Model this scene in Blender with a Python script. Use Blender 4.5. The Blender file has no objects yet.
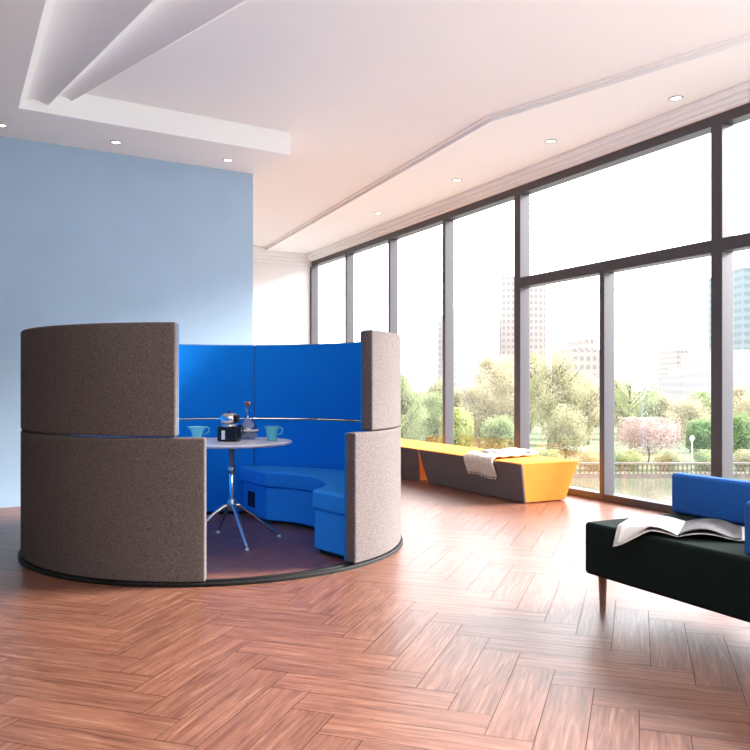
import bpy, bmesh, math, random
import numpy as np
from mathutils import Vector, Matrix
random.seed(7)
C = bpy.context.scene.collection
PI = math.pi
EYE = 1.2

# ------------------------------------------------------------ frames
NX, NY = .8931, .4499             # unit vector from the room towards the window wall
SX, SY = -.4499, .8931            # unit vector along the window wall, away from the viewer
def ns(n, s, z=0.0): return Vector((NX*n + SX*s, NY*n + SY*s, z))
NWALL, S0 = 5.826, 6.837
ANG_S = math.atan2(SY, SX)
def pxz(px, py, z):               # a point read off the photograph on a known level, in metres
    Y = (EYE - z)*800/(py-385)
    return Vector(((px-375)/800*Y, Y, z))
def pxy(px, py, Y): return Vector(((px-375)/800*Y, Y, EYE-(py-385)/800*Y))

# ------------------------------------------------------------ materials
def new_mat(name):
    m = bpy.data.materials.new(name); m.use_nodes = True
    nt = m.node_tree; b = nt.nodes['Principled BSDF']
    return m, nt, b
def col(c): return (c[0], c[1], c[2], 1)
def mat(name, c, rough=.6, metal=0, spec=.5, noise=0, nscale=40, bump=0, bscale=200, c2=None, coord='Object', stretch=None, coat=0, sheen=0):
    m, nt, b = new_mat(name)
    b.inputs['Base Color'].default_value = col(c)
    b.inputs['Roughness'].default_value = rough
    b.inputs['Metallic'].default_value = metal
    b.inputs['Specular IOR Level'].default_value = spec
    b.inputs['Coat Weight'].default_value = coat
    if sheen: b.inputs['Sheen Weight'].default_value = sheen
    tc = nt.nodes.new('ShaderNodeTexCoord'); out = tc.outputs[coord]
    if stretch:
        mp = nt.nodes.new('ShaderNodeMapping'); mp.inputs['Scale'].default_value = stretch
        nt.links.new(out, mp.inputs[0]); out = mp.outputs[0]
    if c2 is not None or noise:
        n = nt.nodes.new('ShaderNodeTexNoise'); n.inputs['Scale'].default_value = nscale; n.inputs['Detail'].default_value = 4
        nt.links.new(out, n.inputs['Vector'])
        r = nt.nodes.new('ShaderNodeValToRGB')
        r.color_ramp.elements[0].position = .35; r.color_ramp.elements[1].position = .65
        if c2 is None: c2 = tuple(x*(1-noise) for x in c)
        r.color_ramp.elements[0].color = col(c2); r.color_ramp.elements[1].color = col(c)
        nt.links.new(n.outputs['Fac'], r.inputs[0]); nt.links.new(r.outputs[0], b.inputs['Base Color'])
    if bump:
        n2 = nt.nodes.new('ShaderNodeTexNoise'); n2.inputs['Scale'].default_value = bscale; n2.inputs['Detail'].default_value = 2
        nt.links.new(out, n2.inputs['Vector'])
        bp = nt.nodes.new('ShaderNodeBump'); bp.inputs['Strength'].default_value = bump; bp.inputs['Distance'].default_value = .004
        nt.links.new(n2.outputs['Fac'], bp.inputs['Height']); nt.links.new(bp.outputs[0], b.inputs['Normal'])
    return m
M = {}
M['taupe'] = mat('taupe_wool', (.175, .148, .142), .95, spec=.12, c2=(.100, .081, .076), nscale=120, bump=.5, bscale=260)
M['blue'] = mat('blue_fabric', (.004, .24, .74), .9, spec=.15, noise=.12, nscale=160, bump=.3, bscale=300)
M['blue_seat'] = mat('blue_seat_fabric', (.03, .34, .84), .85, spec=.2, noise=.12, nscale=160, bump=.3, bscale=300)
M['black'] = mat('black_plastic', (.006, .006, .007), .4, spec=.3)
M['rail'] = mat('black_rail', (.010, .009, .009), .6, spec=.2)
M['shadow_gap'] = mat('dark_plinth', (.02, .018, .017), .7)
M['white_lam'] = mat('white_laminate', (.82, .81, .82), .3)
M['chrome'] = mat('polished_steel', (.62, .60, .60), .18, metal=1)
M['steel'] = mat('satin_steel', (.55, .53, .52), .32, metal=1)
M['teal'] = mat('turquoise_ceramic', (.10, .50, .60), .25, coat=.5)
M['cork'] = mat('cork', (.35, .14, .08), .8, noise=.4, nscale=80)
M['yellow'] = mat('yellow_fabric', (.87, .29, .045), .9, spec=.15, noise=.08, nscale=150, bump=.3, bscale=300)
M['grey_bench'] = mat('grey_brown_fabric', (.155, .125, .125), .9, spec=.15, noise=.15, nscale=150, bump=.3, bscale=300)
M['cream_wool'] = mat('cream_wool', (.84, .79, .70), .95, spec=.1, noise=.22, nscale=60, bump=1.0, bscale=150)
M['dark_green'] = mat('dark_green_fabric', (.005, .0145, .012), .8, spec=.15, noise=.2, nscale=150, bump=.3, bscale=300)
M['sofa_blue'] = mat('royal_blue_fabric', (.02, .12, .46), .85, spec=.2, noise=.12, nscale=160, bump=.3, bscale=300)
M['oak'] = mat('brown_wood', (.36, .20, .13), .5, noise=.4, nscale=14, stretch=(1, 1, .15))
M['wall_white'] = mat('white_paint', (.80, .79, .78), .8, spec=.2, noise=.01, nscale=3)
M['ceil_white'] = mat('ceiling_paint', (.87, .895, .89), .85, spec=.2, noise=.01, nscale=3)
M['wall_dark'] = mat('dark_grey_blue_paint', (.13, .15, .17), .85, spec=.2, noise=.03, nscale=3)  # unseen walls, darkened to cut the light they bounce onto the booth
M['wall_blue'] = mat('light_blue_paint', (.36, .50, .65), .85, spec=.2, noise=.04, nscale=2.5)
M['frame'] = mat('grey_aluminium', (.072, .066, .074), .42, metal=.3, noise=.05, nscale=5)
M['paper'] = mat('white_paper', (.80, .79, .78), .5, noise=.02, nscale=30)
M['stone'] = mat('pale_stone', (.16, .14, .125), .9, noise=.35, nscale=2)
M['grass'] = mat('lawn', (.10, .12, .05), .95, c2=(.06, .08, .03), nscale=.4)
M['bark'] = mat('bark', (.17, .14, .12), .95, noise=.3, nscale=6)

def glow(name, c, s):
    m, nt, b = new_mat(name)
    b.inputs['Base Color'].default_value = col(c); b.inputs['Emission Color'].default_value = col(c)
    b.inputs['Emission Strength'].default_value = s
    return m
M['lamp'] = glow('lamp_lens', (1, .93, .84), 4.0)

def glass_mat(name, refl=.07, tint=(1, 1, 1)):
    m, nt, b = new_mat(name); nt.nodes.remove(b)
    o = nt.nodes['Material Output']
    t = nt.nodes.new('ShaderNodeBsdfTransparent'); t.inputs[0].default_value = col(tint)
    g = nt.nodes.new('ShaderNodeBsdfGlossy'); g.inputs['Roughness'].default_value = .02
    lw = nt.nodes.new('ShaderNodeLayerWeight'); lw.inputs['Blend'].default_value = .5
    pw = nt.nodes.new('ShaderNodeMath'); pw.operation = 'POWER'; pw.inputs[1].default_value = 5; nt.links.new(lw.outputs['Facing'], pw.inputs[0])
    f = nt.nodes.new('ShaderNodeMath'); f.operation = 'MULTIPLY_ADD'; f.inputs[1].default_value = .22; f.inputs[2].default_value = refl*.5; nt.links.new(pw.outputs[0], f.inputs[0])
    mx = nt.nodes.new('ShaderNodeMixShader')
    nt.links.new(f.outputs[0], mx.inputs[0]); nt.links.new(t.outputs[0], mx.inputs[1]); nt.links.new(g.outputs[0], mx.inputs[2])
    nt.links.new(mx.outputs[0], o.inputs['Surface'])
    return m
M['pane'] = glass_mat('window_glass')
M['bottle_glass'] = glass_mat('bottle_glass', .34, tint=(.80, .88, .94))

# magazine page with a printed picture block and columns of grey text lines, all real ink colours
def page_mat(name, dark):
    m, nt, b = new_mat(name)
    tc = nt.nodes.new('ShaderNodeTexCoord'); n = nt.nodes.new('ShaderNodeTexNoise')
    n.inputs['Scale'].default_value = 2.2; n.inputs['Detail'].default_value = 8; n.inputs['Roughness'].default_value = .65
    nt.links.new(tc.outputs['UV'], n.inputs['Vector'])
    r = nt.nodes.new('ShaderNodeValToRGB'); e = r.color_ramp.elements
    if dark:
        e[0].position = .30; e[0].color = (.02, .018, .02, 1); e[1].position = .85; e[1].color = (.22, .21, .22, 1)
    else:
        e[0].position = .25; e[0].color = (.55, .54, .56, 1); e[1].position = .5; e[1].color = (.86, .85, .84, 1)
    nt.links.new(n.outputs['Fac'], r.inputs[0]); nt.links.new(r.outputs[0], b.inputs['Base Color'])
    b.inputs['Roughness'].default_value = .6
    return m
M['page_white'] = page_mat('pale_page', False)
M['page_dark'] = page_mat('printed_page', True)

def floor_mat():
    m, nt, b = new_mat('herringbone_wood'); N = nt.nodes.new; L = nt.links.new
    uv = N('ShaderNodeUVMap'); uv.uv_map = 'plank'
    at = N('ShaderNodeAttribute'); at.attribute_name = 'rnd'
    sep = N('ShaderNodeSeparateXYZ'); L(uv.outputs[0], sep.inputs[0])
    # grain stretched along the plank
    comb = N('ShaderNodeCombineXYZ')
    mu = N('ShaderNodeMath'); mu.operation = 'MULTIPLY'; mu.inputs[1].default_value = 3.2; L(sep.outputs[0], mu.inputs[0])
    mv = N('ShaderNodeMath'); mv.operation = 'MULTIPLY'; mv.inputs[1].default_value = 50; L(sep.outputs[1], mv.inputs[0])
    mw = N('ShaderNodeMath'); mw.operation = 'MULTIPLY'; mw.inputs[1].default_value = 60; L(at.outputs['Fac'], mw.inputs[0])
    L(mu.outputs[0], comb.inputs[0]); L(mv.outputs[0], comb.inputs[1]); L(mw.outputs[0], comb.inputs[2])
    n = N('ShaderNodeTexNoise'); n.inputs['Scale'].default_value = 1.0; n.inputs['Detail'].default_value = 7; n.inputs['Roughness'].default_value = .62; n.inputs['Distortion'].default_value = .9
    L(comb.outputs[0], n.inputs['Vector'])
    r = N('ShaderNodeValToRGB'); e = r.color_ramp.elements
    e[0].position = .30; e[0].color = (.085, .030, .018, 1)
    e[1].position = .72; e[1].color = (.31, .165, .108, 1)
    x = e.new(.47); x.color = (.165, .064, .039, 1)
    x = e.new(.58); x.color = (.215, .092, .057, 1)
    L(n.outputs['Fac'], r.inputs[0])
    # tone per plank
    mr = N('ShaderNodeMapRange'); mr.inputs[3].default_value = .90; mr.inputs[4].default_value = 1.10
    L(at.outputs['Fac'], mr.inputs[0])
    mul = N('ShaderNodeMix'); mul.data_type = 'RGBA'; mul.blend_type = 'MULTIPLY'; mul.inputs[0].default_value = 1
    cc = N('ShaderNodeCombineColor'); 
    for k in range(3): L(mr.outputs[0], cc.inputs[k])
    L(r.outputs[0], mul.inputs[6]); L(cc.outputs[0], mul.inputs[7])
    L(mul.outputs[2], b.inputs['Base Color'])
    b.inputs['Roughness'].default_value = .36
    b.inputs['Specular IOR Level'].default_value = .5
    bp = N('ShaderNodeBump'); bp.inputs['Strength'].default_value = .12; bp.inputs['Distance'].default_value = .003
    L(n.outputs['Fac'], bp.inputs['Height']); L(bp.outputs[0], b.inputs['Normal'])
    return m
M['floor'] = floor_mat()
M['groove'] = mat('plank_gap', (.045, .025, .018), .8)

# ------------------------------------------------------------ object helpers
def tag(o, label=None, cat=None, group=None, kind=None):
    if label: o['label'] = label
    if cat: o['category'] = cat
    if group: o['group'] = group
    if kind: o['kind'] = kind
    return o
def thing(name, label, cat, loc=(0, 0, 0), rz=0, group=None):
    o = bpy.data.objects.new(name, None); C.objects.link(o)
    o.location = loc; o.rotation_euler = (0, 0, rz); o.empty_display_size = .1
    return tag(o, label, cat, group)
def link_mesh(name, me, m, parent=None, smooth=False):
    o = bpy.data.objects.new(name, me); C.objects.link(o)
    if m is not None:
        for q in (m if isinstance(m, (list, tuple)) else [m]): me.materials.append(q)
    if parent is not None: o.parent = parent
    if smooth:
        for p in me.polygons: p.use_smooth = True
    return o
def obj(name, bm, m, parent=None, smooth=False, bevel=0, seg=2):
    bmesh.ops.recalc_face_normals(bm, faces=bm.faces)
    me = bpy.data.meshes.new(name); bm.to_mesh(me); bm.free()
    o = link_mesh(name, me, m, parent, smooth)
    if bevel:
        b = o.modifiers.new('bevel', 'BEVEL'); b.width = bevel; b.segments = seg; b.limit_method = 'ANGLE'; b.angle_limit = math.radians(40)
        for p in me.polygons: p.use_smooth = True
        w = o.modifiers.new('wn', 'WEIGHTED_NORMAL'); w.keep_sharp = False
    return o
def struct(name, bm, m, parent=None, **k):
    o = obj(name, bm, m, parent, **k)
    if parent is None: o['kind'] = 'structure'
    return o
def hexa(bm, p):                    # eight corners: bottom four, top four
    v = [bm.verts.new(q) for q in p]
    for f in ((0, 3, 2, 1), (4, 5, 6, 7), (0, 1, 5, 4), (1, 2, 6, 5), (2, 3, 7, 6), (3, 0, 4, 7)):
        bm.faces.new([v[i] for i in f])
def box(bm, x0, x1, y0, y1, z0, z1):
    hexa(bm, [(x0, y0, z0), (x1, y0, z0), (x1, y1, z0), (x0, y1, z0), (x0, y0, z1), (x1, y0, z1), (x1, y1, z1), (x0, y1, z1)])
def nsbox(bm, n0, n1, s0, s1, z0, z1):
    hexa(bm, [ns(n0, s0, z0), ns(n1, s0, z0), ns(n1, s1, z0), ns(n0, s1, z0), ns(n0, s0, z1), ns(n1, s0, z1), ns(n1, s1, z1), ns(n0, s1, z1)])
def prism(bm, pts, z0, z1):
    a = [bm.verts.new((p[0], p[1], z0)) for p in pts]; b = [bm.verts.new((p[0], p[1], z1)) for p in pts]
    bm.faces.new(a[::-1]); bm.faces.new(b)
    for i in range(len(a)):
        j = (i+1) % len(a); bm.faces.new((a[i], a[j], b[j], b[i]))
def lathe(bm, prof, n=40, c=(0, 0, 0), close=False):
    rings = []
    for (r, z) in prof:
        if r < 1e-6: rings.append([bm.verts.new((c[0], c[1], c[2]+z))])
        else: rings.append([bm.verts.new((c[0]+r*math.cos(2*PI*k/n), c[1]+r*math.sin(2*PI*k/n), c[2]+z)) for k in range(n)])
    prs = list(zip(rings, rings[1:]))
    if close: prs.append((rings[-1], rings[0]))
    for a, b in prs:
        for k in range(n):
            q = [a[k % len(a)], a[(k+1) % len(a)], b[(k+1) % len(b)], b[k % len(b)]]
            u = []
            for v in q:
                if v not in u: u.append(v)
            if len(u) > 2:
                try: bm.faces.new(u)
                except ValueError: pass
def tube(bm, pts, rad, n=10, caps=True):
    pts = [Vector(p) for p in pts]; R = rad if isinstance(rad, (list, tuple)) else [rad]*len(pts)
    rings = []; up = Vector((0, 0, 1))
    for i, p in enumerate(pts):
        d = (pts[min(i+1, len(pts)-1)]-pts[max(i-1, 0)]).normalized()
        a = d.cross(up)
        if a.length < .05: a = d.cross(Vector((1, 0, 0)))
        a.normalize(); b = d.cross(a)
        if rings and a.dot(pa) < 0: a = -a; b = -b
        pa = a
        rings.append([bm.verts.new(p+a*R[i]*math.cos(2*PI*k/n)+b*R[i]*math.sin(2*PI*k/n)) for k in range(n)])
    for a, b in zip(rings, rings[1:]):
        for k in range(n): bm.faces.new((a[k], a[(k+1) % n], b[(k+1) % n], b[k]))
    if caps: bm.faces.new(rings[0][::-1]); bm.faces.new(rings[-1])
def arc_slab(bm, r0, r1, a0, a1, z0, z1, step=3.0, i0=None, i1=None, r0s=None):
    """curved slab between two radii; angles in degrees; inner angles may differ"""
    i0 = a0 if i0 is None else i0; i1 = a1 if i1 is None else i1
    n = max(2, int(abs(a1-a0)/step)); cols = []
    rb = r0
    for k in range(n+1):
        t = k/n; r0 = rb if r0s is None else r0s+(rb-r0s)*min(t*2.2, 1)
        ao = math.radians(a0+(a1-a0)*t); ai = math.radians(i0+(i1-i0)*t)
        cols.append([bm.verts.new((r0*math.cos(ai), r0*math.sin(ai), z0)), bm.verts.new((r1*math.cos(ao), r1*math.sin(ao), z0)),
                     bm.verts.new((r1*math.cos(ao), r1*math.sin(ao), z1)), bm.verts.new((r0*math.cos(ai), r0*math.sin(ai), z1))])
    for a, b in zip(cols, cols[1:]):
        for j in range(4): bm.faces.new((a[j], a[(j+1) % 4], b[(j+1) % 4], b[j]))
    bm.faces.new(cols[0][::-1]); bm.faces.new(cols[-1])

# ------------------------------------------------------------ setting: floor
NL, SR, SF = -3.6, -4.2, 14.35        # left limit, rear limit, far wall
bm = bmesh.new()
prism(bm, [ns(NL, SR), ns(NWALL+.2, SR), ns(NWALL+.2, SF+.1), ns(NL, SF+.1)], -.35, -.0015)
floor = struct('floor', bm, M['groove'])
Ax, Ay = .3123, .9500; Bx, By = .9500, -.3123
W, L_, OB, OA, G = .168, .72, -.668, 2.89, .0014
verts = []; faces = []; uvs = []; rnd = []
def fits(x, y):
    n = NX*x+NY*y; s = SX*x+SY*y
    return NL < n < NWALL+.13 and SR < s < SF
for i in range(-14, 15):
    for k in range(-110, 111):
        for kind in (0, 1):
            ox = k*W - i*L_; oy = k*W + i*L_
            if kind == 0: x0, x1, y0, y1 = ox, ox+L_, oy, oy+W
            else: x0, x1, y0, y1 = ox, ox+W, oy+W, oy+W+L_
            x0 += G; y0 += G; x1 -= G; y1 -= G
            q = []
            for (x, y) in ((x0, y0), (x1, y0), (x1, y1), (x0, y1)):
                b_ = -x+OB; a_ = y+OA
                q.append((Ax*a_+Bx*b_, Ay*a_+By*b_))
            if not all(fits(*p) for p in q):
                # clip against the room so planks stop at the walls
                if not any(fits(*p) for p in q): continue
                P = [Vector(p) for p in q]
                U = [(x0, y0), (x1, y0), (x1, y1), (x0, y1)]
                poly = [(NX*p.x+NY*p.y, SX*p.x+SY*p.y) + u for p, u in zip(P, U)]
                for ax, lim, sg in ((0, NL, 1), (0, NWALL+.13, -1), (1, SR, 1), (1, SF, -1)):
                    out = []
                    for j in range(len(poly)):
                        a = poly[j]; b = poly[(j+1) % len(poly)]
                        da = (a[ax]-lim)*sg; db = (b[ax]-lim)*sg
                        if da >= 0: out.append(a)
                        if (da >= 0) != (db >= 0):
                            t = da/(da-db); out.append(tuple(a[m]+(b[m]-a[m])*t for m in range(4)))
                    poly = out
                    if not poly: break
                if len(poly) < 3: continue
                q = [tuple(ns(p[0], p[1]))[:2] for p in poly]; U = [(p[2], p[3]) for p in poly]
            else: U = [(x0, y0), (x1, y0), (x1, y1), (x0, y1)]
            base = len(verts); verts += [(p[0], p[1], 0) for p in q]
            faces.append(list(range(base, base+len(q))))
            rr = random.random()
            for u in U:
                a, b = (u[0]-ox, u[1]-oy) if kind == 0 else (u[1]-oy, u[0]-ox)
                uvs.append((a, b))
            rnd.append(rr)
me = bpy.data.meshes.new('planks'); me.from_pydata(verts, [], faces)
ul = me.uv_layers.new(name='plank')
for j, u in enumerate(uvs): ul.data[j].uv = u
at = me.attributes.new('rnd', 'FLOAT', 'FACE'); at.data.foreach_set('value', rnd)
me.update()
bmx = bmesh.new(); bmx.from_mesh(me)
for f in bmx.faces:
    if f.normal.z < 0: f.normal_flip()
bmx.to_mesh(me); bmx.free()
planks = link_mesh('wood_planks', me, M['floor'], floor)

# ------------------------------------------------------------ setting: ceiling and its soffits
ZS, ZB, ZC = 3.70, 3.63, 3.87
bm = bmesh.new()
prism(bm, [ns(NL, SR), ns(NWALL+.2, SR), ns(NWALL+.2, SF+.1), ns(NL, SF+.1)], ZC, ZC+.25)
struct('ceiling', bm, M['ceil_white'])
# soffit along the windows: polygonal inner edge with a lip and a curved cove
e0 = pxz(750, 42, ZS); e1 = pxz(490, 122, ZS); e2 = pxz(270, 248, ZS)
d0 = (e0-e1).normalized(); pre = e0 + d0*9.0
t2 = (e2-e1).normalized(); far = e2 + t2*1.2
edge = [Vector((p.x, p.y)) for p in (pre, e1, far)]
def offs(path, d):
    out = []
    for i, p in enumerate(path):
        nn = []
        if i > 0: v = (path[i]-path[i-1]).normalized(); nn.append(Vector((-v.y, v.x)))
        if i < len(path)-1: v = (path[i+1]-path[i]).normalized(); nn.append(Vector((-v.y, v.x)))
        if len(nn) == 2:
            m = (nn[0]+nn[1]).normalized(); m = m/m.dot(nn[0])
        else: m = nn[0]
        out.append(p+m*d)
    return out
prof = [(-6.0, ZS), (0, ZS), (0, ZS+.035), (.045, ZS+.035), (.045, ZS+.05)]
for k in range(1, 13):
    t = k/12; prof.append((.045+1.35*t, ZS+.05+(ZC-ZS-.05)*(1-(1-t)**2.2)))
def clip_bm(bm):
    for (co, no) in ((ns(NWALL+.2, 0), ns(1, 0)), (ns(0, SF), ns(0, 1)), (ns(0, SR), ns(0, -1)), (ns(NL, 0), ns(-1, 0))):
        bmesh.ops.bisect_plane(bm, geom=bm.verts[:]+bm.edges[:]+bm.faces[:], plane_co=co, plane_no=no, clear_outer=True)
bm = bmesh.new(); rows = []
for (d, z) in prof: rows.append([bm.verts.new((p.x, p.y, z)) for p in offs(edge, d)])
for a, b in zip(rows, rows[1:]):
    for k in range(len(edge)-1): bm.faces.new((a[k], a[k+1], b[k+1], b[k]))
clip_bm(bm)
struct('trim_1', bm, M['ceil_white'])
bm = bmesh.new()   # body above the soffit so that it is solid, not a skin
rows = [[bm.verts.new((p.x, p.y, z)) for p in offs(edge, d)] for d, z in ((-6, ZC-.001), (-.005, ZC-.001), (-.005, ZS+.002), (-6, ZS+.002))]
for i in range(4):
    a = rows[i]; b = rows[(i+1) % 4]
    for k in range(len(edge)-1): bm.faces.new((a[k], a[k+1], b[k+1], b[k]))
clip_bm(bm)
struct('trim_2', bm, M['ceil_white'])

# bulkhead along the blue wall and the left soffit
def hit(px):       # where the sight line of a column meets the bulkhead fascia, plan view
    u = (px-375)/800
    ax, ay = -3.13, 7.02; dx, dy = 2.232, 1.43
    s = (u*ay-ax)/(dx-u*dy); return Vector((ax+dx*s, ay+dy*s))
F0 = Vector((-3.13, 7.02)); F1 = Vector((-.898, 8.45))
WB = Vector((-1.405, 9.21)); wd = Vector((-3.66+1.405, 7.805-9.21)).normalized()
WL = WB + wd*6.6
Ld = Vector((-2.077-F0.x, 5.05-F0.y)).normalized()
LN = F0 + Ld*10.5
bm = bmesh.new()
prism(bm, [F0, F1, WB+Vector((-.85, 1.36)).normalized()*.0, WB+Vector((-.10, .16)), WL+Vector((-.1, .16)), F0+Vector((-3.6, -1.2)), ], ZB, ZC-.002)
clip_bm(bm)
struct('trim_3', bm, M['ceil_white'])
bm = bmesh.new()
prism(bm, [F0, F0+Vector((-3.6, -1.2)), LN+Vector((-5.4, -3)), LN], ZB, ZC-.002)
clip_bm(bm)
struct('trim_4', bm, M['ceil_white'])
# two long vaulted ceiling blades with bevelled steps, fanning out from the corner
g1 = hit(48); g2 = hit(72)
rays = [((F0.x, F0.y), (-2.077, 5.05), 3.631), ((-3.076, 7.054), (-2.08, 5.22), 3.713), ((g1.x, g1.y), (-1.434, 5.19), 3.70),
        ((-2.86, 7.193), (-1.433, 5.382), 3.79), ((g2.x, g2.y), (-.87, 5.36), 3.777), ((-2.67, 7.315), (-.852, 5.54), 3.869)]
def ray(i, K): return Vector(rays[i][0]).lerp(Vector(rays[i][1]), K)
Ks = [-.03, 0, .25, .5, .75, 1, 1.5, 2.2, 3, 4.2]
for nm, i, arch in (('trim_5', 0, 0), ('trim_6', 1, 1), ('trim_9', 2, 0), ('trim_10', 3, 1), ('trim_11', 4, 0)):
    bm = bmesh.new(); rows = []; nn = 14 if arch else 1
    for K in Ks:
        p, q = ray(i, K), ray(i+1, K); h = .022+.045*min(max(K, 0), 2) if arch else 0
        row = []
        for k in range(nn+1):
            t = k/nn; x = p.lerp(q, t)
            z = rays[i][2]+(rays[i+1][2]-rays[i][2])*t + h*math.sin(PI*t**.8)*(1-.2*t)
            row.append(bm.verts.new((x.x, x.y, min(z, ZC-.001))))
        rows.append(row)
    for A_, B_ in zip(rows, rows[1:]):
        for k in range(nn): bm.faces.new((A_[k], A_[k+1], B_[k+1], B_[k]))
    clip_bm(bm)
    struct(nm, bm, M['ceil_white'], smooth=bool(arch))

# walls
bm = bmesh.new()
nb = Vector((-.53, .85)).normalized()*.15
prism(bm, [WB, WL, WL+nb, WB+nb], 0, ZC-.003)
clip_bm(bm)
struct('wall_left', bm, M['wall_blue'])
bm = bmesh.new(); nsbox(bm, NL, NWALL+.2, SF, SF+.2, 0, ZC+.2); struct('wall_back', bm, M['wall_white'])
bm = bmesh.new(); nsbox(bm, NL-.2, NL, SR, SF+.2, 0, ZC+.2); struct('wall_side', bm, M['wall_dark'])
bm = bmesh.new(); nsbox(bm, NWALL, NWALL+.22, SR, SF, 3.57, ZC+.2); struct('wall_right', bm, M['wall_white'])
bm = bmesh.new(); nsbox(bm, NL-.2, NWALL+.3, SR-.2, SR, 0, ZC+.2)
struct('wall_rear', bm, M['wall_dark'])
# baseboard on the far wall and blue wall; crown mouldings
bm = bmesh.new(); nsbox(bm, NL, NWALL, SF-.02, SF, 0, .12); struct('baseboard_back', bm, M['wall_white'])
bm = bmesh.new()
for (a, z0, z1) in ((.05, 3.57, 3.605), (.085, 3.605, 3.65), (.13, 3.65, ZS+.001)):
    nsbox(bm, NWALL-a, NWALL+.01, SR, SF, z0, z1)
struct('trim_7', bm, M['ceil_white'], bevel=.008)
bm = bmesh.new()
for (a, z0, z1) in ((.04, 3.50, 3.55), (.08, 3.55, 3.62), (.16, 3.62, ZC-.004)):
    nsbox(bm, NL, NWALL-.02, SF-a, SF+.01, z0, z1)
struct('trim_8', bm, M['ceil_white'], bevel=.008)

# ------------------------------------------------------------ windows
D = .125
ts = [(7.45, .07), (5.83, .07), (4.208, .07), (2.582, .07), (.891, .12), (-.526, .07), (-1.98, .12), (-3.43, .07), (-4.88, .12), (-6.33, .07), (-7.78, .12), (-9.4, .07), (-10.95, .12)]
GP = NWALL + D
wi = 1
for i in range(len(ts)-1):
    ta, wa = ts[i]; tb, wb = ts[i+1]
    sa, sb = S0+ta, S0+tb
    upper = i >= 4                      # the near bays carry a transom
    w = bpy.data.objects.new('window_%d' % wi, None); C.objects.link(w); w['kind'] = 'structure'; wi += 1
    # mullion at the far side of each bay
    bm = bmesh.new()
    top = 3.48
    if upper and wa < .1: top = 2.37
    nsbox(bm, NWALL, GP+.02, sa, sa+wa, .06, top)
    obj('mullion', bm, M['frame'], w, bevel=.006)
    bm = bmesh.new(); nsbox(bm, NWALL, GP+.02, sb+wb*0, sa+wa*0, .0, .075); obj('sill', bm, M['frame'], w, bevel=.006)
    bm = bmesh.new(); nsbox(bm, NWALL, GP+.02, sb, sa, 3.48, 3.57); obj('header', bm, M['frame'], w)
    if upper:
        bm = bmesh.new(); nsbox(bm, NWALL-.004, GP+.02, sb+(wb if wb > .1 else 0), sa, 2.365, 2.48); obj('transom', bm, M['frame'], w, bevel=.006)
    bm = bmesh.new()
    if upper:
        nsbox(bm, GP-.008, GP, sb+wb-.006, sa+.006, .07, 2.37); obj('glass_pane', bm, M['pane'], w)
        bm = bmesh.new()
        nsbox(bm, GP-.008, GP, sb+(wb-.006 if wb > .1 else 0), sa+(.006 if wa > .1 else 0), 2.475, 3.485); obj('glass_pane', bm, M['pane'], w)
    else:
        nsbox(bm, GP-.008, GP, sb+wb-.006, sa+.006, .07, 3.485); obj('glass_pane', bm, M['pane'], w)

# ------------------------------------------------------------ recessed downlights
def downlight(p, z, r, label, group, rz=0):
    t = thing('downlight', label, 'ceiling light', (p.x, p.y, z), rz, group)
    bm = bmesh.new(); lathe(bm, [(r*.78, -.001), (r, -.001), (r, -.007), (r*.92, -.010), (r*.78, -.006)], 28, close=True)
    obj('ring', bm, M['ring'], t, smooth=True)
    bm = bmesh.new(); lathe(bm, [(0, -.003), (r*.78, -.003), (r*.78, -.001), (0, -.001)], 28)
    obj('lens', bm, M['lamp'], t)
    return t
M['ring'] = mat('grey_trim_ring', (.45, .44, .43), .4, metal=.6)
for (x, y, lb) in ((676, 98, 'round recessed downlight over the windows, nearest the upper right corner'),
                   (551, 141, 'round recessed downlight over the windows, second from the right'),
                   (457, 180, 'round recessed downlight over the windows, third from the right'),
                   (378, 213, 'small round recessed downlight over the windows, farthest one toward the white wall')):
    downlight(pxz(x, y, ZS), ZS, .062, lb, 'downlights in the soffit over the windows')
for (x, y, lb) in ((116, 142, 'glowing round downlight above the blue wall, middle one of the three'),
                   (228, 160, 'glowing round downlight above the right end of the blue wall'),
                   (1, 125, 'glowing round downlight above the blue wall, cut by the left edge of the photo')):
    downlight(pxz(x, y, ZB), ZB, .055, lb, 'downlights in the bulkhead over the blue wall')

# ------------------------------------------------------------ round meeting booth
BC = Vector((-1.199, 6.151, 0))
booth = thing('meeting_booth', 'large round meeting booth, taupe fabric outside and blue inside, open at the front', 'office booth', BC)
bm = bmesh.new()
lathe(bm, [(1.305, .0), (1.414, .0), (1.414, .016), (1.408, .022), (1.395, .022), (1.393, .010), (1.345, .010), (1.343, .022), (1.31, .022), (1.305, .016)], 120, close=True)
obj('base_ring', bm, M['rail'], booth, smooth=False)
ZM, ZT = .888, 1.575
def panel(name, a0, a1, z0, z1):
    bm = bmesh.new(); arc_slab(bm, 1.310, 1.396, a0, a1, z0, z1, 2.5)
    p = obj(name, bm, M['taupe'], booth, bevel=.014, seg=3)
    bm = bmesh.new(); arc_slab(bm, 1.296, 1.3115, a0+.06, a1-.06, z0+.006, z1-.006, 2.5)
    l = obj('blue_lining', bm, M['blue'], p, bevel=.008, seg=2); l['label'] = 'blue fabric lining on the inside of the panel'
    return p
g = .03
for a0, a1 in ((-32.4, 27.8), (27.8, 86.7), (86.7, 146), (146, 204.5), (204.5, 270.6)):
    panel('upper_panel', a0+g, a1-g, ZM+.003, ZT)
for a0, a1 in ((-40.2, 27.8), (27.8, 86.7), (86.7, 146), (146, 204.5), (204.5, 277.8)):
    panel('lower_panel', a0+g, a1-g, .022, ZM-.003)

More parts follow.
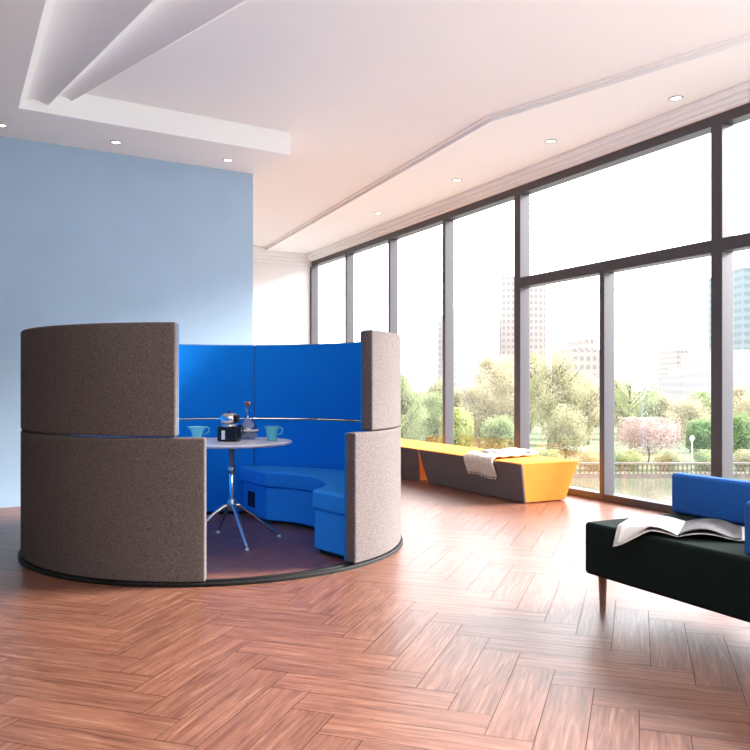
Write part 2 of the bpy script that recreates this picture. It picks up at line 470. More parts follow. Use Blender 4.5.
# curved bench inside
bench = thing('curved_bench', 'blue curved upholstered bench inside the round booth along its back and right', 'bench', BC)
bm = bmesh.new(); arc_slab(bm, .85, 1.24, -34, 87, 0, .03, 3, i0=-27, i1=69, r0s=.90); obj('plinth', bm, M['shadow_gap'], bench)
bm = bmesh.new(); arc_slab(bm, .815, 1.278, -36.2, 91.5, .03, .312, 3, i0=-28.6, i1=71.5, r0s=.868); obj('bench_base', bm, M['blue_seat'], bench, bevel=.012, seg=3)
bm = bmesh.new(); arc_slab(bm, .800, 1.280, -37.2, 93, .314, .452, 3, i0=-29.6, i1=72.5, r0s=.855); obj('seat_cushion', bm, M['blue_seat'], bench, bevel=.032, seg=4)
# power socket set into the bench's left end
pi_, po_ = Vector((.815*math.cos(math.radians(71.5)), .815*math.sin(math.radians(71.5)), 0)), Vector((1.278*math.cos(math.radians(91.5)), 1.278*math.sin(math.radians(91.5)), 0))
dd = (po_-pi_).normalized(); out = Vector((-dd.y, dd.x, 0))
if out.x > 0: out = -out
def plate(a0, a1, z0, z1, o0, o1):
    bm = bmesh.new(); c = []
    for z in (z0, z1):
        for (a, o) in ((a0, o0), (a1, o0), (a1, o1), (a0, o1)):
            q = pi_+dd*a+out*o; c.append((q.x, q.y, z))
    hexa(bm, c); return bm
sk = obj('power_socket', plate(.265, .43, .10, .24, -.001, .006), M['black'], bench, bevel=.002); sk['label'] = 'black power socket plate'
obj('socket_insert', plate(.305, .39, .135, .205, .006, .010), M['shadow_gap'], sk)

# ------------------------------------------------------------ table
TC = Vector((-1.10, 6.14, 0)); TZ = .770
tb = thing('round_table', 'white round table on a chrome four-leg pedestal inside the booth', 'table', TC)
bm = bmesh.new(); lathe(bm, [(0, TZ-.026), (.43, TZ-.026), (.452, TZ-.020), (.461, TZ-.012), (.461, TZ-.004), (.457, TZ), (0, TZ)], 72)
obj('tabletop', bm, M['white_lam'], tb)
bm = bmesh.new(); lathe(bm, [(0, .255), (.018, .255), (.021, .27), (.021, .74), (.0, .74)], 20); obj('pole', bm, M['chrome'], tb, smooth=True)
bm = bmesh.new(); lathe(bm, [(0, .235), (.02, .238), (.034, .25), (.036, .30), (.026, .325), (.0215, .33), (0, .33)], 24); obj('hub', bm, M['steel'], tb, smooth=True)
bm = bmesh.new(); lathe(bm, [(.0212, .52), (.027, .525), (.027, .575), (.0212, .58)], 24, close=True); obj('height_collar', bm, M['steel'], tb, smooth=True)
bm = bmesh.new(); lathe(bm, [(0, .725), (.05, .725), (.09, TZ-.027), (0, TZ-.027)], 24); obj('top_plate', bm, M['steel'], tb)
for k in range(4):
    a = math.radians(-63.2+90*k); ca, sa = math.cos(a), math.sin(a)
    pts = [(ca*r, sa*r, z) for r, z in ((.015, .285), (.06, .272), (.13, .225), (.21, .158), (.29, .090), (.345, .047), (.372, .030), (.382, .020))]
    bm = bmesh.new(); tube(bm, pts, [.017, .018, .0165, .015, .0135, .012, .012, .011], 12)
    l = obj('leg', bm, M['chrome'], tb, smooth=True)
    bm = bmesh.new(); lathe(bm, [(0, 0), (.018, 0), (.019, .008), (.012, .022), (0, .022)], 16, (ca*.382, sa*.382, 0)); obj('foot_glide', bm, M['steel'], l, smooth=True)

# things on the table
def cup(p, ang, label, wide=False):
    t = thing('cup', label, 'cup', (p[0], p[1], TZ), ang, None)
    h = .108; r1 = .060 if not wide else .066
    bm = bmesh.new()
    if wide: prof = [(0, .001), (.030, .001), (.033, .006), (.035, .025), (.041, .055), (.056, .085), (.078, .100), (.080, .104), (.076, .104), (.053, .089), (.036, .055), (.030, .02), (0, .012)]
    else: prof = [(0, .001), (.036, .001), (.039, .006), (.041, .04), (.046, .080), (.056, .104), (.060, .112), (.056, .112), (.042, .080), (.037, .04), (.033, .014), (0, .012)]
    lathe(bm, prof, 36); obj('bowl', bm, M['teal'], t, smooth=True)
    bm = bmesh.new(); z0 = .098 if not wide else .095; rr = .050 if not wide else .058
    tube(bm, [(rr, 0, z0), (rr+.022, 0, z0+.004), (rr+.036, 0, z0-.008), (rr+.034, 0, z0-.030), (rr+.015, 0, z0-.046), (rr-.012, 0, z0-.052)], .0055, 8)
    obj('handle', bm, M['teal'], t, smooth=True)
    return t
cup((-.795, 6.17), math.radians(-12), 'turquoise cup with handle on the right side of the white table')
cup((-1.395, 6.27), math.radians(5), 'turquoise flared cup on the white table, beside the taupe panel', True)
# coffee maker
cm = thing('coffee_maker', 'black and chrome coffee maker with white label in the middle of the white table', 'coffee maker', (-1.112, 6.10, TZ), math.radians(-8))
bm = bmesh.new(); box(bm, -.080, .080, -.058, .058, 0.001, .118); b1 = obj('body', bm, M['black'], cm, bevel=.018, seg=4)
bm = bmesh.new(); box(bm, -.040, -.014, -.0600, -.0575, .018, .086); lb = obj('label_strip', bm, M['paper'], b1); lb['label'] = 'white paper label'
bm = bmesh.new(); lathe(bm, [(0, .112), (.055, .112), (.060, .118), (.048, .130), (.048, .140), (0, .140)], 32); obj('neck', bm, M['steel'], cm, smooth=True)
bm = bmesh.new(); lathe(bm, [(0, .136), (.056, .136), (.066, .150), (.069, .172), (.066, .194), (.056, .208), (.030, .216), (0, .218)], 36); obj('chrome_lid', bm, M['chrome'], cm, smooth=True)
bm = bmesh.new(); box(bm, .026, .072, -.045, .045, .142, .205); obj('lid_grip', bm, M['black'], cm, bevel=.014, seg=3)
bm = bmesh.new(); lathe(bm, [(0, .214), (.010, .216), (.014, .224), (.010, .233), (0, .235)], 18); obj('knob', bm, M['black'], cm, smooth=True)
bm = bmesh.new(); tube(bm, [(.070, 0, .118), (.095, 0, .122), (.108, 0, .100), (.104, 0, .060), (.086, 0, .035), (.076, 0, .030)], .007, 8); obj('handle', bm, M['black'], cm, smooth=True)
# carafe
cf = thing('carafe', 'round glass carafe with cork stopper beside the black coffee maker', 'bottle', (-1.012, 6.35, TZ))
def shell(prof, th): return prof + [(max(r-th, 0), z+(th if i == 0 else 0)) for i, (r, z) in reversed(list(enumerate(prof)))]
bm = bmesh.new()
lathe(bm, [(0, .001), (.050, .001), (.070, .014), (.083, .045), (.085, .075), (.076, .105), (.055, .130), (.032, .150), (.022, .172), (.019, .20), (.019, .262), (.0215, .268), (.0165, .268), (.0155, .20), (.019, .170), (.029, .150), (.052, .127), (.072, .103), (.080, .075), (.078, .047), (.066, .018), (.048, .007), (0, .007)], 40)
obj('glass_body', bm, M['bottle_glass'], cf, smooth=True)
M['water_in'] = mat('blue_tinted_water', (.16, .33, .55), .08, noise=0)
bm = bmesh.new(); lathe(bm, [(0, .008), (.048, .008), (.065, .019), (.077, .047), (.078, .062), (0, .062)], 36); obj('water', bm, M['water_in'], cf, smooth=False)
bm = bmesh.new(); lathe(bm, [(.0853, .064), (.0862, .070), (.0857, .080), (.0848, .078)], 40, close=True); q = obj('band', bm, M['paper'], cf, smooth=True); q['label'] = 'white band round the carafe'
bm = bmesh.new(); lathe(bm, [(0, .252), (.0150, .252), (.0165, .268), (.024, .270), (.025, .292), (.021, .297), (0, .297)], 20); obj('stopper', bm, M['cork'], cf, smooth=True)

# ------------------------------------------------------------ window benches
def window_bench(label, st0, st1, sb0, sb1):
    t = thing('window_bench', label, 'bench', ns(5.25, (st0+st1)/2), ANG_S, 'low benches along the windows')
    cx = Vector(t.location)
    inv = Matrix.Rotation(-ANG_S, 4, 'Z')
    def lp(n, s, z): return inv @ (ns(n, s, z)-cx)
    nt0, nt1, nb0, nb1, zt, zb = 4.905, 5.655, 4.99, 5.51, .412, .006
    bm = bmesh.new()
    hexa(bm, [lp(nb0+.06, sb0+.06, 0), lp(nb1-.06, sb0+.06, 0), lp(nb1-.06, sb1-.06, 0), lp(nb0+.06, sb1-.06, 0), lp(nb0+.06, sb0+.06, zb), lp(nb1-.06, sb0+.06, zb), lp(nb1-.06, sb1-.06, zb), lp(nb0+.06, sb1-.06, zb)])
    obj('plinth', bm, M['shadow_gap'], t)
    bm = bmesh.new()
    hexa(bm, [lp(nb0, sb0, zb), lp(nb1, sb0, zb), lp(nb1, sb1, zb), lp(nb0, sb1, zb), lp(nt0, st0, zt), lp(nt1, st0, zt), lp(nt1, st1, zt), lp(nt0, st1, zt)])
    b = obj('yellow_body', bm, M['yellow'], t, bevel=.012, seg=3)
    # grey front covering, slightly proud of the body
    def fr(n_off, s, f):      # f 0 bottom, 1 top
        n = nb0+(nt0-nb0)*f; z = zb+(zt-zb)*f
        return lp(n+n_off, s, z)
    for nm, side in (('front_cover', 0),):
        bm = bmesh.new()
        def P(s, f, o):
            n = (nb0+(nt0-nb0)*f-o) if side == 0 else (nb1+(nt1-nb1)*f+o)
            return lp(n, s, zb+(zt-zb)*f)
        f1 = .975
        a, b_ = st0+(sb0-st0)*(1-f1), st1+(sb1-st1)*(1-f1)
        hexa(bm, [P(sb0-.001, 0, -.02), P(sb0-.001, 0, .006), P(sb1+.001, 0, .006), P(sb1+.001, 0, -.02),
                  P(a-.001, f1, -.02), P(a-.001, f1, .006), P(b_+.001, f1, .006), P(b_+.001, f1, -.02)])
        obj(nm, bm, M['grey_bench'], t, bevel=.004)
    return t
window_bench('low yellow-topped bench by the windows, nearer unit with the cream throw on it', 6.49, 8.55, 6.54, 8.45)
window_bench('low yellow-topped bench by the windows, farther unit partly behind the booth', 8.572, 10.64, 8.68, 10.60)

# throw blanket folded over the near bench
def blanket():
    th = thing('throw_blanket', 'cream knitted throw blanket draped over the front edge of the yellow bench', 'blanket')
    nu, nv = 40, 64; vs = []; fs = []
    ZTOP = .416
    rnds = random.Random(3)
    ph = [rnds.uniform(0, 6) for _ in range(8)]
    def pt(u, v, layer):
        # v 0: back edge on the seat top, v 1: hem hanging at the front
        Ltop = .70; Lh = .18; Lt = Ltop+Lh; d = v*Lt
        sback0, sback1 = 7.10, 7.66
        wob = .018*math.sin(5*u+ph[0])+.015*math.sin(9*u+ph[1]+3*v)
        fold = .010*math.sin(u*17+ph[2]+v*2)+.007*math.sin(u*31+ph[3])
        if d < Ltop:
            f = d/Ltop
            n = 5.60-.695*f
            s0 = sback0+(6.93-sback0)*f; s1 = sback1+(7.46-sback1)*f
            s = s0+(s1-s0)*u+wob*.6
            z = ZTOP+.012+abs(fold)*1.1+layer + .010*math.sin(f*11+u*4+ph[4])**2
            if f > .92: z -= (f-.92)*.10
            n += .02*math.sin(7*u+ph[5])*(1-f)
        else:
            f = (d-Ltop)/Lh
            n = 4.905-.018-.020*math.sin(min(f*3, 1)*PI/2)+.07*f-abs(fold)*1.2-layer*.8
            s = 6.93+(7.46-6.93)*u+wob*.6+.03*f*(u-.5)
            z = ZTOP+.004-f*.18-.012*math.sin(6*u+ph[6])*f+layer*(1-f)
        return ns(n, s, z)
    bm = bmesh.new()
    g = [[bm.verts.new(pt(i/nu, j/nv, 0.003)) for i in range(nu+1)] for j in range(nv+1)]
    for j in range(nv):
        for i in range(nu): bm.faces.new((g[j][i], g[j][i+1], g[j+1][i+1], g[j+1][i]))
    o = obj('cloth', bm, M['cream_wool'], th, smooth=True)
    s = o.modifiers.new('s', 'SOLIDIFY'); s.thickness = .016; s.offset = 0
    # second folded layer, narrower, lying askew on the seat top
    bm = bmesh.new()
    def pt2(u, v):
        n = 5.585-.50*v; s = 7.14+.36*u-.02*v
        return ns(n, s, ZTOP+.045+.006*math.sin(u*15+v*3)+.006*math.sin(v*9))
    g = [[bm.verts.new(pt2(i/24, j/24)) for i in range(25)] for j in range(25)]
    for j in range(24):
        for i in range(24): bm.faces.new((g[j][i], g[j][i+1], g[j+1][i+1], g[j+1][i]))
    o = obj('folded_layer', bm, M['cream_wool'], th, smooth=True)
    s = o.modifiers.new('s', 'SOLIDIFY'); s.thickness = .022; s.offset = 0
    bm = bmesh.new()
    for k in range(38):
        u = (k+.5)/38; p = pt(u, 1, 0.003)
        q = p+Vector((rnds.uniform(-.006, .006), rnds.uniform(-.004, .004), -.028))
        tube(bm, [p+Vector((0, 0, .004)), (p+q)/2+Vector((.002, 0, 0)), q], [.0035, .003, .0045], 5)
    f = obj('fringe', bm, M['cream_wool'], th); f['kind'] = 'stuff'
blanket()

# ------------------------------------------------------------ sofa bench at the right
SC = Vector((1.109, 4.25, 0)); FX = Vector((.4499, -.8931, 0)); FY = Vector((.8931, .4499, 0))   # along the front, and to the back
sofa = thing('sofa', 'dark green upholstered sofa bench with blue back and arm panels and a wooden leg', 'sofa', SC, math.atan2(FX.y, FX.x))
def sb(x0, x1, y0, y1, z0, z1): bm = bmesh.new(); box(bm, x0, x1, y0, y1, z0, z1); return bm
obj('seat', sb(0, 1.95, 0, .70, .200, .475), M['dark_green'], sofa, bevel=.022, seg=4)
obj('back_panel', sb(.0, 1.95, .632, .72, .477, .702), M['sofa_blue'], sofa, bevel=.022, seg=4)
obj('arm_panel', sb(.975, 1.045, .004, .630, .477, .712), M['sofa_blue'], sofa, bevel=.024, seg=4)
for (x, y) in ((.035, .10), (1.865, .10), (.62, .60), (1.6, .60)):
    bm = bmesh.new(); tube(bm, [(x, y, 0.0), (x, y, .202)], [.016, .024], 16); obj('leg', bm, M['oak'], sofa, smooth=False)

# open magazine lying over the front edge of the seat
def magazine():
    t = thing('magazine', 'open magazine lying on the dark green sofa seat and drooping over its edge', 'magazine')
    A = Vector((1.425, 3.77, .483)); B = Vector((1.612, 4.15, .486))           # spine, front and back
    def page(name, c0, c1, m, bulge, layer, droop=0, curlf=0):
        nu, nv = 22, 14; bm = bmesh.new(); uvl = bm.loops.layers.uv.new('uv'); g = []
        for j in range(nv+1):
            row = []
            for i in range(nu+1):
                u = i/nu; v = j/nv
                p = A.lerp(B, v).lerp(Vector(c0).lerp(Vector(c1), v), u)
                z = .481 + bulge*math.sin(min(u*1.15, 1)*PI)*(1.0-.35*v) + layer
                # past the seat's front edge the page bends down
                dfront = (p-SC).dot(FY)
                if dfront < .004: z -= (.004-dfront)*.92
                z += .005*math.sin(u*7+v*3)*u
                row.append(bm.verts.new((p.x, p.y, z)))
            g.append(row)
        for j in range(nv):
            for i in range(nu):
                f = bm.faces.new((g[j][i], g[j][i+1], g[j+1][i+1], g[j+1][i]))
                for l, (a, b) in zip(f.loops, ((i, j), (i+1, j), (i+1, j+1), (i, j+1))): l[uvl].uv = (a/nu, b/nv)
        o = obj(name, bm, m, t, smooth=True)
        s = o.modifiers.new('s', 'SOLIDIFY'); s.thickness = .0035; s.offset = 0
        return o
    L0, L1 = (1.170, 3.935, 0), (1.365, 4.30, 0)
    R0, R1 = (1.705, 3.66, 0), (1.87, 4.03, 0)
    page('left_pages', L0, L1, M['page_white'], .016, .004)
    page('left_page_leaf', (1.182, 3.93, 0), (1.385, 4.28, 0), M['page_white'], .030, .011)
    page('right_pages', R0, R1, M['paper'], .020, .004)
    o = page('right_page_leaf', (1.685, 3.67, 0), (1.85, 4.04, 0), M['page_dark'], .036, .011); o['label'] = 'dark printed right page'
magazine()

# ------------------------------------------------------------ outside
def water_mat():
    m, nt, b = new_mat('river_water')
    b.inputs['Base Color'].default_value = (.10, .11, .08, 1); b.inputs['Roughness'].default_value = .08
    tc = nt.nodes.new('ShaderNodeTexCoord'); mp = nt.nodes.new('ShaderNodeMapping'); mp.inputs['Scale'].default_value = (.8, .25, 1)
    n = nt.nodes.new('ShaderNodeTexNoise'); n.inputs['Scale'].default_value = 2.5; n.inputs['Detail'].default_value = 4
    bp = nt.nodes.new('ShaderNodeBump'); bp.inputs['Strength'].default_value = .35; bp.inputs['Distance'].default_value = .1
    nt.links.new(tc.outputs['Object'], mp.inputs[0]); nt.links.new(mp.outputs[0], n.inputs['Vector']); nt.links.new(n.outputs['Fac'], bp.inputs['Height']); nt.links.new(bp.outputs[0], b.inputs['Normal'])
    return m
M['river'] = water_mat()
BK = 62.6; ZW = -6.0; ZG = -5.8
bm = bmesh.new(); box(bm, -160, 200, 40, BK+.5, ZW-.3, ZW)
clip = None
w = struct('river', bm, M['river'])
bm = bmesh.new(); box(bm, -350, 450, BK, 900, ZW-.6, ZG); struct('park_ground', bm, M['grass'])
M['bounce_grey'] = mat('bounce_ground_grey', (.17, .17, .165), .8, noise=.08, nscale=1)
bm = bmesh.new(); box(bm, -60, 200, -40, 40.5, ZW-.4, ZW+.25); struct('bounce_ground', bm, M['bounce_grey'])  # unseen ground added outside to bounce daylight up to the ceiling
# the podium the room stands on
bm = bmesh.new(); nsbox(bm, NL-.2, NWALL+.2, SR-.2, SF+.2, ZW-.3, -.36); struct('podium', bm, M['stone'])

bal = thing('balustrade', 'pale stone river balustrade with dark gaps on the far bank', 'balustrade', (0, BK, ZG))
bm = bmesh.new(); box(bm, 11, 43, -.05, .45, -.3, .05); obj('base_wall', bm, M['stone'], bal)
bm = bmesh.new(); box(bm, 11, 43, -.02, .40, .76, .90); obj('rail', bm, M['stone'], bal)
for k in range(90):
    x = 11.2+k*.35; bm = bmesh.new(); lathe(bm, [(0, .05), (.07, .05), (.08, .12), (.05, .2), (.09, .38), (.05, .64), (.07, .70), (.07, .76), (0, .76)], 8, (x, .18, 0))
    obj('baluster', bm, M['stone'], bal)

def leaf_mat(name, c, c2):
    m, nt, b = new_mat(name)
    at = nt.nodes.new('ShaderNodeAttribute'); at.attribute_name = 'rnd'
    r = nt.nodes.new('ShaderNodeValToRGB'); r.color_ramp.elements[0].color = col(c2); r.color_ramp.elements[1].color = col(c)
    nt.links.new(at.outputs['Fac'], r.inputs[0]); nt.links.new(r.outputs[0], b.inputs['Base Color'])
    b.inputs['Roughness'].default_value = .8; b.inputs['Specular IOR Level'].default_value = .2
    # leaves let light through
    tr = nt.nodes.new('ShaderNodeBsdfTranslucent'); nt.links.new(r.outputs[0], tr.inputs[0])
    mx = nt.nodes.new('ShaderNodeMixShader'); mx.inputs[0].default_value = .4
    nt.links.new(b.outputs[0], mx.inputs[1]); nt.links.new(tr.outputs[0], mx.inputs[2]); nt.links.new(mx.outputs[0], nt.nodes['Material Output'].inputs['Surface'])
    return m
LM = {'green': leaf_mat('green_leaves', (.34, .38, .20), (.17, .22, .10)),
      'lime': leaf_mat('lime_leaves', (.46, .48, .20), (.27, .32, .12)),
      'beige': leaf_mat('beige_leaves', (.50, .45, .31), (.32, .28, .18)),
      'olive': leaf_mat('olive_leaves', (.42, .40, .25), (.24, .23, .13)),
      'pink': leaf_mat('pink_blossom', (.50, .36, .33), (.34, .24, .21)),
      'deep': leaf_mat('deep_green_leaves', (.22, .32, .13), (.12, .19, .07))}
def tree(name, label, cat, px, ytop, wpx, Y, kind, base_z=ZG, n=14000, leaf=.17, sparse=1.0, trunk=True, crown_lo=None, group=None):
    x = (px-375)/800*Y; zt = EYE-(ytop-385)/800*Y; H = zt-base_z; R = wpx/800*Y/2
    t = thing(name, label, cat, (x, Y, base_z), 0, group)
    rg = np.random.RandomState(int(px*7+ytop)); pr = random.Random(int(px*13+ytop))
    lo = (.08 if crown_lo is None else crown_lo)*H
    # branch skeleton
    tips = []
    bm = bmesh.new()
    if trunk:
        tube(bm, [(0, 0, -.1), (.05*R, 0, H*.2), (-.04*R, .02*R, H*.45), (.03*R, 0, H*.75)], [H*.020, H*.016, H*.010, H*.004], 8)
        for k in range(26):
            z0 = H*pr.uniform(.15, .62); a = pr.uniform(0, 2*PI); l = R*pr.uniform(.6, .95); up = H*pr.uniform(.12, .34)
            z1 = min(z0+up, H*.93)
            e = (math.cos(a)*l, math.sin(a)*l, z1); mid = (e[0]*.5, e[1]*.5, z0+(z1-z0)*.6)
            tube(bm, [(0, 0, z0), mid, e], [H*.006, H*.004, H*.0015], 5); tips.append(e); tips.append(mid)
            for q in range(3):
                a2 = a+pr.uniform(-1, 1); l2 = l*.45
                e2 = (mid[0]+math.cos(a2)*l2, mid[1]+math.sin(a2)*l2, min(mid[2]+H*pr.uniform(.05, .2), H*.96))
                tube(bm, [mid, e2], [H*.004, H*.0012], 4); tips.append(e2)
        obj('trunk', bm, M['bark'], t)
    else: bm.free()
    # clumps then leaves
    nc = 60; cc = []
    while len(cc) < nc:
        q = rg.uniform(-1, 1, 3)
        if np.dot(q, q) <= 1 and np.dot(q, q) > .18:
            rz = (H-lo)/2*.92
            taper = 1.0-.25*max(q[2], 0)
            cc.append((q[0]*R*.86*taper, q[1]*R*.86*taper, lo+(H-lo)/2+q[2]*rz))
    cc = np.array(cc)
    idx = rg.randint(0, nc, n); cs = R*.27+.15
    p = cc[idx]+rg.normal(0, 1, (n, 3))*np.array([cs*.52, cs*.52, cs*.45])*sparse
    rr_ = np.hypot(p[:, 0], p[:, 1]); f_ = np.minimum(1, R*.97/np.maximum(rr_, 1e-6)); p[:, 0] *= f_; p[:, 1] *= f_
    p[:, 2] = np.clip(p[:, 2], .05, H*1.0)
    ax = rg.normal(0, 1, (n, 3)); ax /= np.linalg.norm(ax, axis=1)[:, None]
    bx = np.cross(ax, rg.normal(0, 1, (n, 3))); bx /= np.linalg.norm(bx, axis=1)[:, None]
    sz = leaf*rg.uniform(.6, 1.35, n)[:, None]
    V = np.stack([p-ax*sz*.5, p+bx*sz*.32, p+ax*sz*.5, p-bx*sz*.32], 1).reshape(-1, 3)
    me = bpy.data.meshes.new('foliage'); me.from_pydata(V.tolist(), [], np.arange(n*4).reshape(-1, 4).tolist())
    at = me.attributes.new('rnd', 'FLOAT', 'FACE')
    tone = np.clip(rg.uniform(0, 1, nc)[idx]*.6+rg.uniform(0, .4, n), 0, 1)
    at.data.foreach_set('value', tone.astype(np.float32))
    link_mesh('foliage', me, LM[kind], t)
    return t
T = tree; G_ = 'park trees across the river'
T('tree', 'pale green tree seen just right of the booth, across the river', 'tree', 405, 372, 52, 72, 'green', group=G_)
T('tree', 'rounded light green tree behind the fourth window mullion, beside the booth', 'tree', 432, 392, 44, 82, 'green', group=G_)
T('tree', 'bright lime green tree low between slim mullion and thick mullion', 'tree', 456, 408, 36, 72, 'lime', group=G_)
T('tree', 'beige sparse tree below the white apartment block', 'tree', 479, 380, 44, 82, 'beige', group=G_)
T('tree', 'tall beige-yellow tree in front of the brick tower', 'tree', 510, 348, 54, 94, 'beige', n=17000, group=G_)
T('tree', 'large yellow-brown tree just right of the thick middle mullion', 'tree', 548, 345, 84, 82, 'olive', n=24000, sparse=.9, group=G_)
T('tree', 'yellowish tree in front of the pink building, left of the slim mullion', 'tree', 588, 374, 50, 94, 'beige', group=G_)
T('tree', 'olive bushy tree low behind the yellow bench end', 'tree', 565, 405, 46, 72, 'olive', n=8000, group=G_)
T('tree', 'low green tree behind the far yellow bench and cream throw', 'tree', 500, 415, 40, 71, 'green', n=8000, group=G_)
T('tree', 'wide sparse grey-green tree with visible branches, right of the slim mullion', 'tree', 630, 364, 64, 82, 'green', n=5500, sparse=1.1, group=G_)
T('tree', 'pink blossoming tree above the balustrade', 'tree', 648, 418, 62, 72, 'pink', sparse=1.35, n=7000, crown_lo=.3, group=G_)
T('tree', 'beige tree behind the pink blossom, left of the thick right mullion', 'tree', 690, 392, 46, 83, 'beige', n=8000, group=G_)
T('tree', 'deep green tree left of the thick right mullion, behind the blue sofa back', 'tree', 704, 416, 34, 72, 'deep', n=8000, group=G_)
T('tree', 'green tree at the right edge of the photo', 'tree', 742, 412, 34, 72, 'deep', n=8000, group=G_)
T('tree', 'yellow-beige tree top at the right edge, above the deep green one', 'tree', 752, 388, 44, 92, 'beige', n=8000, group=G_)
T('tree', 'hazy olive tree between beige trees, below the white block', 'tree', 460, 386, 38, 95, 'olive', n=8000, group=G_)
for i, (px, yt, w_, k_) in enumerate(((398, 376, 60, 'green'), (440, 378, 58, 'olive'), (492, 352, 60, 'beige'), (530, 348, 56, 'olive'), (578, 370, 52, 'green'), (618, 378, 52, 'beige'), (655, 388, 52, 'beige'), (700, 392, 52, 'green'), (740, 384, 50, 'beige'))):
    T('tree', ['hazy green tree far back, beside the booth', 'hazy olive tree far back, left of the white block', 'hazy beige tree far back, between the white block and the brick tower', 'hazy olive tree far back, right of the thick middle mullion',
               'hazy green tree far back, below the pinkish building', 'hazy beige tree far back, right of the slim mullion', 'hazy beige tree far back, above the pink blossom', 'hazy green tree far back, behind the thick right mullion',
               'hazy beige tree far back, at the right edge of the photo'][i], 'tree', px, yt, w_*.74, 104+12*(i % 2), k_, n=14000, leaf=.22, crown_lo=.04, group=G_)
# shrubs along the bank
for i, (px, w_, lb) in enumerate(((590, 40, 'low clipped shrub by the river, beside the bench end'), (628, 46, 'low shrub below the pink blossom, left part'), (668, 44, 'low shrub below the pink blossom, right part'), (705, 36, 'low shrub behind the blue sofa back'), (745, 40, 'low shrub at the right edge by the balustrade'),
                                  (550, 46, 'low shrub behind the cream throw'), (510, 44, 'low shrub under the beige-yellow tree'))):
    T('shrub', lb, 'shrub', px, 450, 28, 65.6, 'green' if i % 2 else 'olive', n=5000, leaf=.11, trunk=False, crown_lo=0, group='low shrubs on the bank')
# park lamp
lp_ = thing('park_lamp', 'thin white park lamp post by the balustrade, right of the pink blossom', 'street lamp', ((692-375)/800*64, 64, ZG))
bm = bmesh.new(); tube(bm, [(0, 0, 0), (0, 0, 2.55)], [.06, .04], 8); obj('post', bm, M['wall_white'], lp_)
bm = bmesh.new(); lathe(bm, [(0, 2.5), (.08, 2.52), (.17, 2.68), (.17, 2.8), (.06, 2.95), (0, 2.98)], 12); obj('lantern', bm, M['paper'], lp_)

# city buildings
def facade_mat(name, c, cw, sx, sz, gap=.45):
    m, nt, b = new_mat(name); N = nt.nodes.new; L = nt.links.new
    tc = N('ShaderNodeTexCoord'); sp = N('ShaderNodeSeparateXYZ'); L(tc.outputs['Object'], sp.inputs[0])
    add = N('ShaderNodeMath'); add.operation = 'ADD'; L(sp.outputs[0], add.inputs[0]); L(sp.outputs[1], add.inputs[1])
    fs = []
    for (src, per, g_) in ((add.outputs[0], sx, gap), (sp.outputs[2], sz, .5)):
        d = N('ShaderNodeMath'); d.operation = 'DIVIDE'; d.inputs[1].default_value = per; L(src, d.inputs[0])
        f = N('ShaderNodeMath'); f.operation = 'FRACT'; L(d.outputs[0], f.inputs[0])
        g2_ = N('ShaderNodeMath'); g2_.operation = 'GREATER_THAN'; g2_.inputs[1].default_value = g_; L(f.outputs[0], g2_.inputs[0]); fs.append(g2_)
    mu = N('ShaderNodeMath'); mu.operation = 'MULTIPLY'; L(fs[0].outputs[0], mu.inputs[0]); L(fs[1].outputs[0], mu.inputs[1])
    mx = N('ShaderNodeMix'); mx.data_type = 'RGBA'; mx.inputs[6].default_value = col(c); mx.inputs[7].default_value = col(cw)
    L(mu.outputs[0], mx.inputs[0]); L(mx.outputs[2], b.inputs['Base Color']); b.inputs['Roughness'].default_value = .7
    return m
FB = {'pink': facade_mat('pinkish_brick_facade', (.30, .255, .24), (.19, .165, .16), 1.9, 2.6),
      'white': facade_mat('white_facade', (.335, .325, .32), (.25, .245, .25), 1.8, 2.6),
      'glass': facade_mat('blue_grey_glass_facade', (.17, .20, .215), (.11, .145, .16), 3.0, 3.0, .2)}
def building(label, x0, x1, ytop, Y, dep, m, steps=()):
    X0, X1 = (x0-375)/800*Y, (x1-375)/800*Y; zt = EYE-(ytop-385)/800*Y
    t = thing('building', label, 'building', ((X0+X1)/2, Y, ZG)); w2 = (X1-X0)/2; H = zt-ZG
    bm = bmesh.new(); box(bm, -w2, w2, 0, dep, 0, H); obj('walls', bm, FB[m], t)
    bm = bmesh.new(); box(bm, -w2, w2, 0, dep, H, H+Y*.003); obj('parapet', bm, FB[m], t)
    for (a, b_, yt) in steps:
        A_, B_ = (a-375)/800*Y-(X0+X1)/2, (b_-375)/800*Y-(X0+X1)/2
        bm = bmesh.new(); box(bm, A_, B_, 2, dep-2, H, EYE-(yt-385)/800*Y-ZG); obj('roof_block', bm, FB[m], t)
M['facade_trim'] = mat('pale_concrete', (.27, .255, .245), .8, noise=.08, nscale=.3)
building('tall pale pink brick tower behind the thick middle mullion', 501, 546, 279, 330, 30, 'pink')
building('white apartment block with many windows, left of the brick tower', 452, 500, 311, 300, 36, 'white', ((470, 497, 307),))
building('pale slim block at the left of the white apartment block', 438, 452, 318, 340, 30, 'white')
building('low pinkish building behind the yellowish trees', 574, 606, 352, 240, 30, 'pink', ((578, 588, 345), (588, 596, 338)))
building('pale narrow tower in the haze above the pink blossom', 664, 675, 350, 480, 24, 'white')
building('pale pink narrow tower in the haze beside the narrow white one', 677, 690, 352, 380, 24, 'pink')
building('pale stepped building left of the thick right mullion', 694, 722, 376, 260, 30, 'white', ((700, 722, 366),))
building('white building behind the thick right mullion, cut by the right edge', 724, 800, 352, 215, 30, 'white')
building('blue-grey glass tower at the right edge of the photo', 742, 775, 270, 300, 30, 'glass')

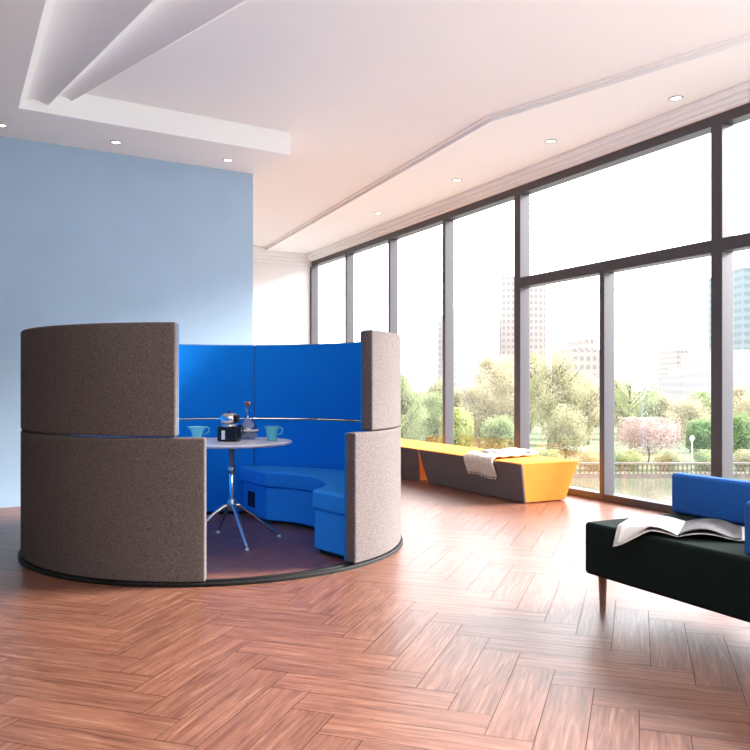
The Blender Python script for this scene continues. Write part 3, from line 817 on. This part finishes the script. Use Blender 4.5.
# ------------------------------------------------------------ sky and light
SKY = 6.0
wd_ = bpy.data.worlds.new('sky'); bpy.context.scene.world = wd_; wd_.use_nodes = True
nt = wd_.node_tree; bg = nt.nodes['Background']
tc = nt.nodes.new('ShaderNodeTexCoord'); n = nt.nodes.new('ShaderNodeTexNoise'); n.inputs['Scale'].default_value = 2.2; n.inputs['Detail'].default_value = 5
mp = nt.nodes.new('ShaderNodeMapping'); mp.inputs['Scale'].default_value = (1, 1, 2.5)
nt.links.new(tc.outputs['Generated'], mp.inputs[0]); nt.links.new(mp.outputs[0], n.inputs['Vector'])
r = nt.nodes.new('ShaderNodeValToRGB'); r.color_ramp.elements[0].position = .38; r.color_ramp.elements[1].position = .62
r.color_ramp.elements[0].color = (.84, .91, 1, 1); r.color_ramp.elements[1].color = (1, 1, 1, 1)
nt.links.new(n.outputs['Fac'], r.inputs[0]); nt.links.new(r.outputs[0], bg.inputs['Color']); bg.inputs['Strength'].default_value = SKY

def portal(name, c, direction, sx, sy):
    l = bpy.data.lights.new(name, 'AREA'); l.shape = 'RECTANGLE'; l.size = sx; l.size_y = sy
    l.cycles.is_portal = True
    o = bpy.data.objects.new(name, l); C.objects.link(o); o.location = c
    o.rotation_euler = Vector(direction).to_track_quat('-Z', 'Z').to_euler()
    return o
portal('window_portal', ns(GP+.06, (S0+7.45+SR)/2, 1.8), ns(-1, 0), S0+7.45-SR, 3.5)

sun = bpy.data.lights.new('sun', 'SUN'); sun.energy = 20.0; sun.angle = math.radians(20); sun.color = (1, .98, .96)
so = bpy.data.objects.new('sun', sun); C.objects.link(so)
sd = Vector((NX, NY, 0))*.85 + Vector((SX, SY, 0))*-.22; sd.z = .44
so.rotation_euler = sd.to_track_quat('Z', 'Y').to_euler()

# two unseen uplighters added behind the viewer to brighten the ceiling
for (n_, s_, lb) in ((1.4, -1.6, 'added fill uplighter behind the viewer, toward the middle of the room'), (4.1, -1.6, 'added fill uplighter behind the viewer, nearer the windows')):
    t = thing('fill_lamp', lb, 'lamp', ns(n_, s_), 0, 'added fill uplighters')
    bm = bmesh.new(); lathe(bm, [(0, 0), (.17, 0), (.17, .015), (.03, .03), (0, .03)], 32); obj('base', bm, M['steel'], t)
    bm = bmesh.new(); tube(bm, [(0, 0, .028), (0, 0, 1.02)], .014, 12); obj('pole', bm, M['steel'], t)
    bm = bmesh.new(); lathe(bm, [(0, 1.0), (.10, 1.01), (.24, 1.08), (.30, 1.14), (.295, 1.145), (.235, 1.09), (.10, 1.02), (0, 1.015)], 36); obj('lamp_shade', bm, M['white_lam'], t, smooth=True)
    up = bpy.data.lights.new('ceiling_fill', 'AREA'); up.shape = 'DISK'; up.size = .5; up.energy = 330; up.color = (1, .98, .97)
    uo = bpy.data.objects.new('ceiling_fill', up); C.objects.link(uo); uo.location = ns(n_, s_, 1.16)
    uo.rotation_euler = (PI, 0, 0)

# ------------------------------------------------------------ camera
cam = bpy.data.cameras.new('camera'); co = bpy.data.objects.new('camera', cam); C.objects.link(co)
co.location = (0, 0, EYE); co.rotation_euler = (PI/2, 0, 0)
cam.sensor_width = 36; cam.lens = 38.4; cam.shift_y = 10/750; cam.clip_end = 2000
bpy.context.scene.camera = co
vs = bpy.context.scene.view_settings
vs.view_transform = 'Standard'; vs.look = 'None'; vs.exposure = 0.10; vs.gamma = 1; vs.use_curve_mapping = False
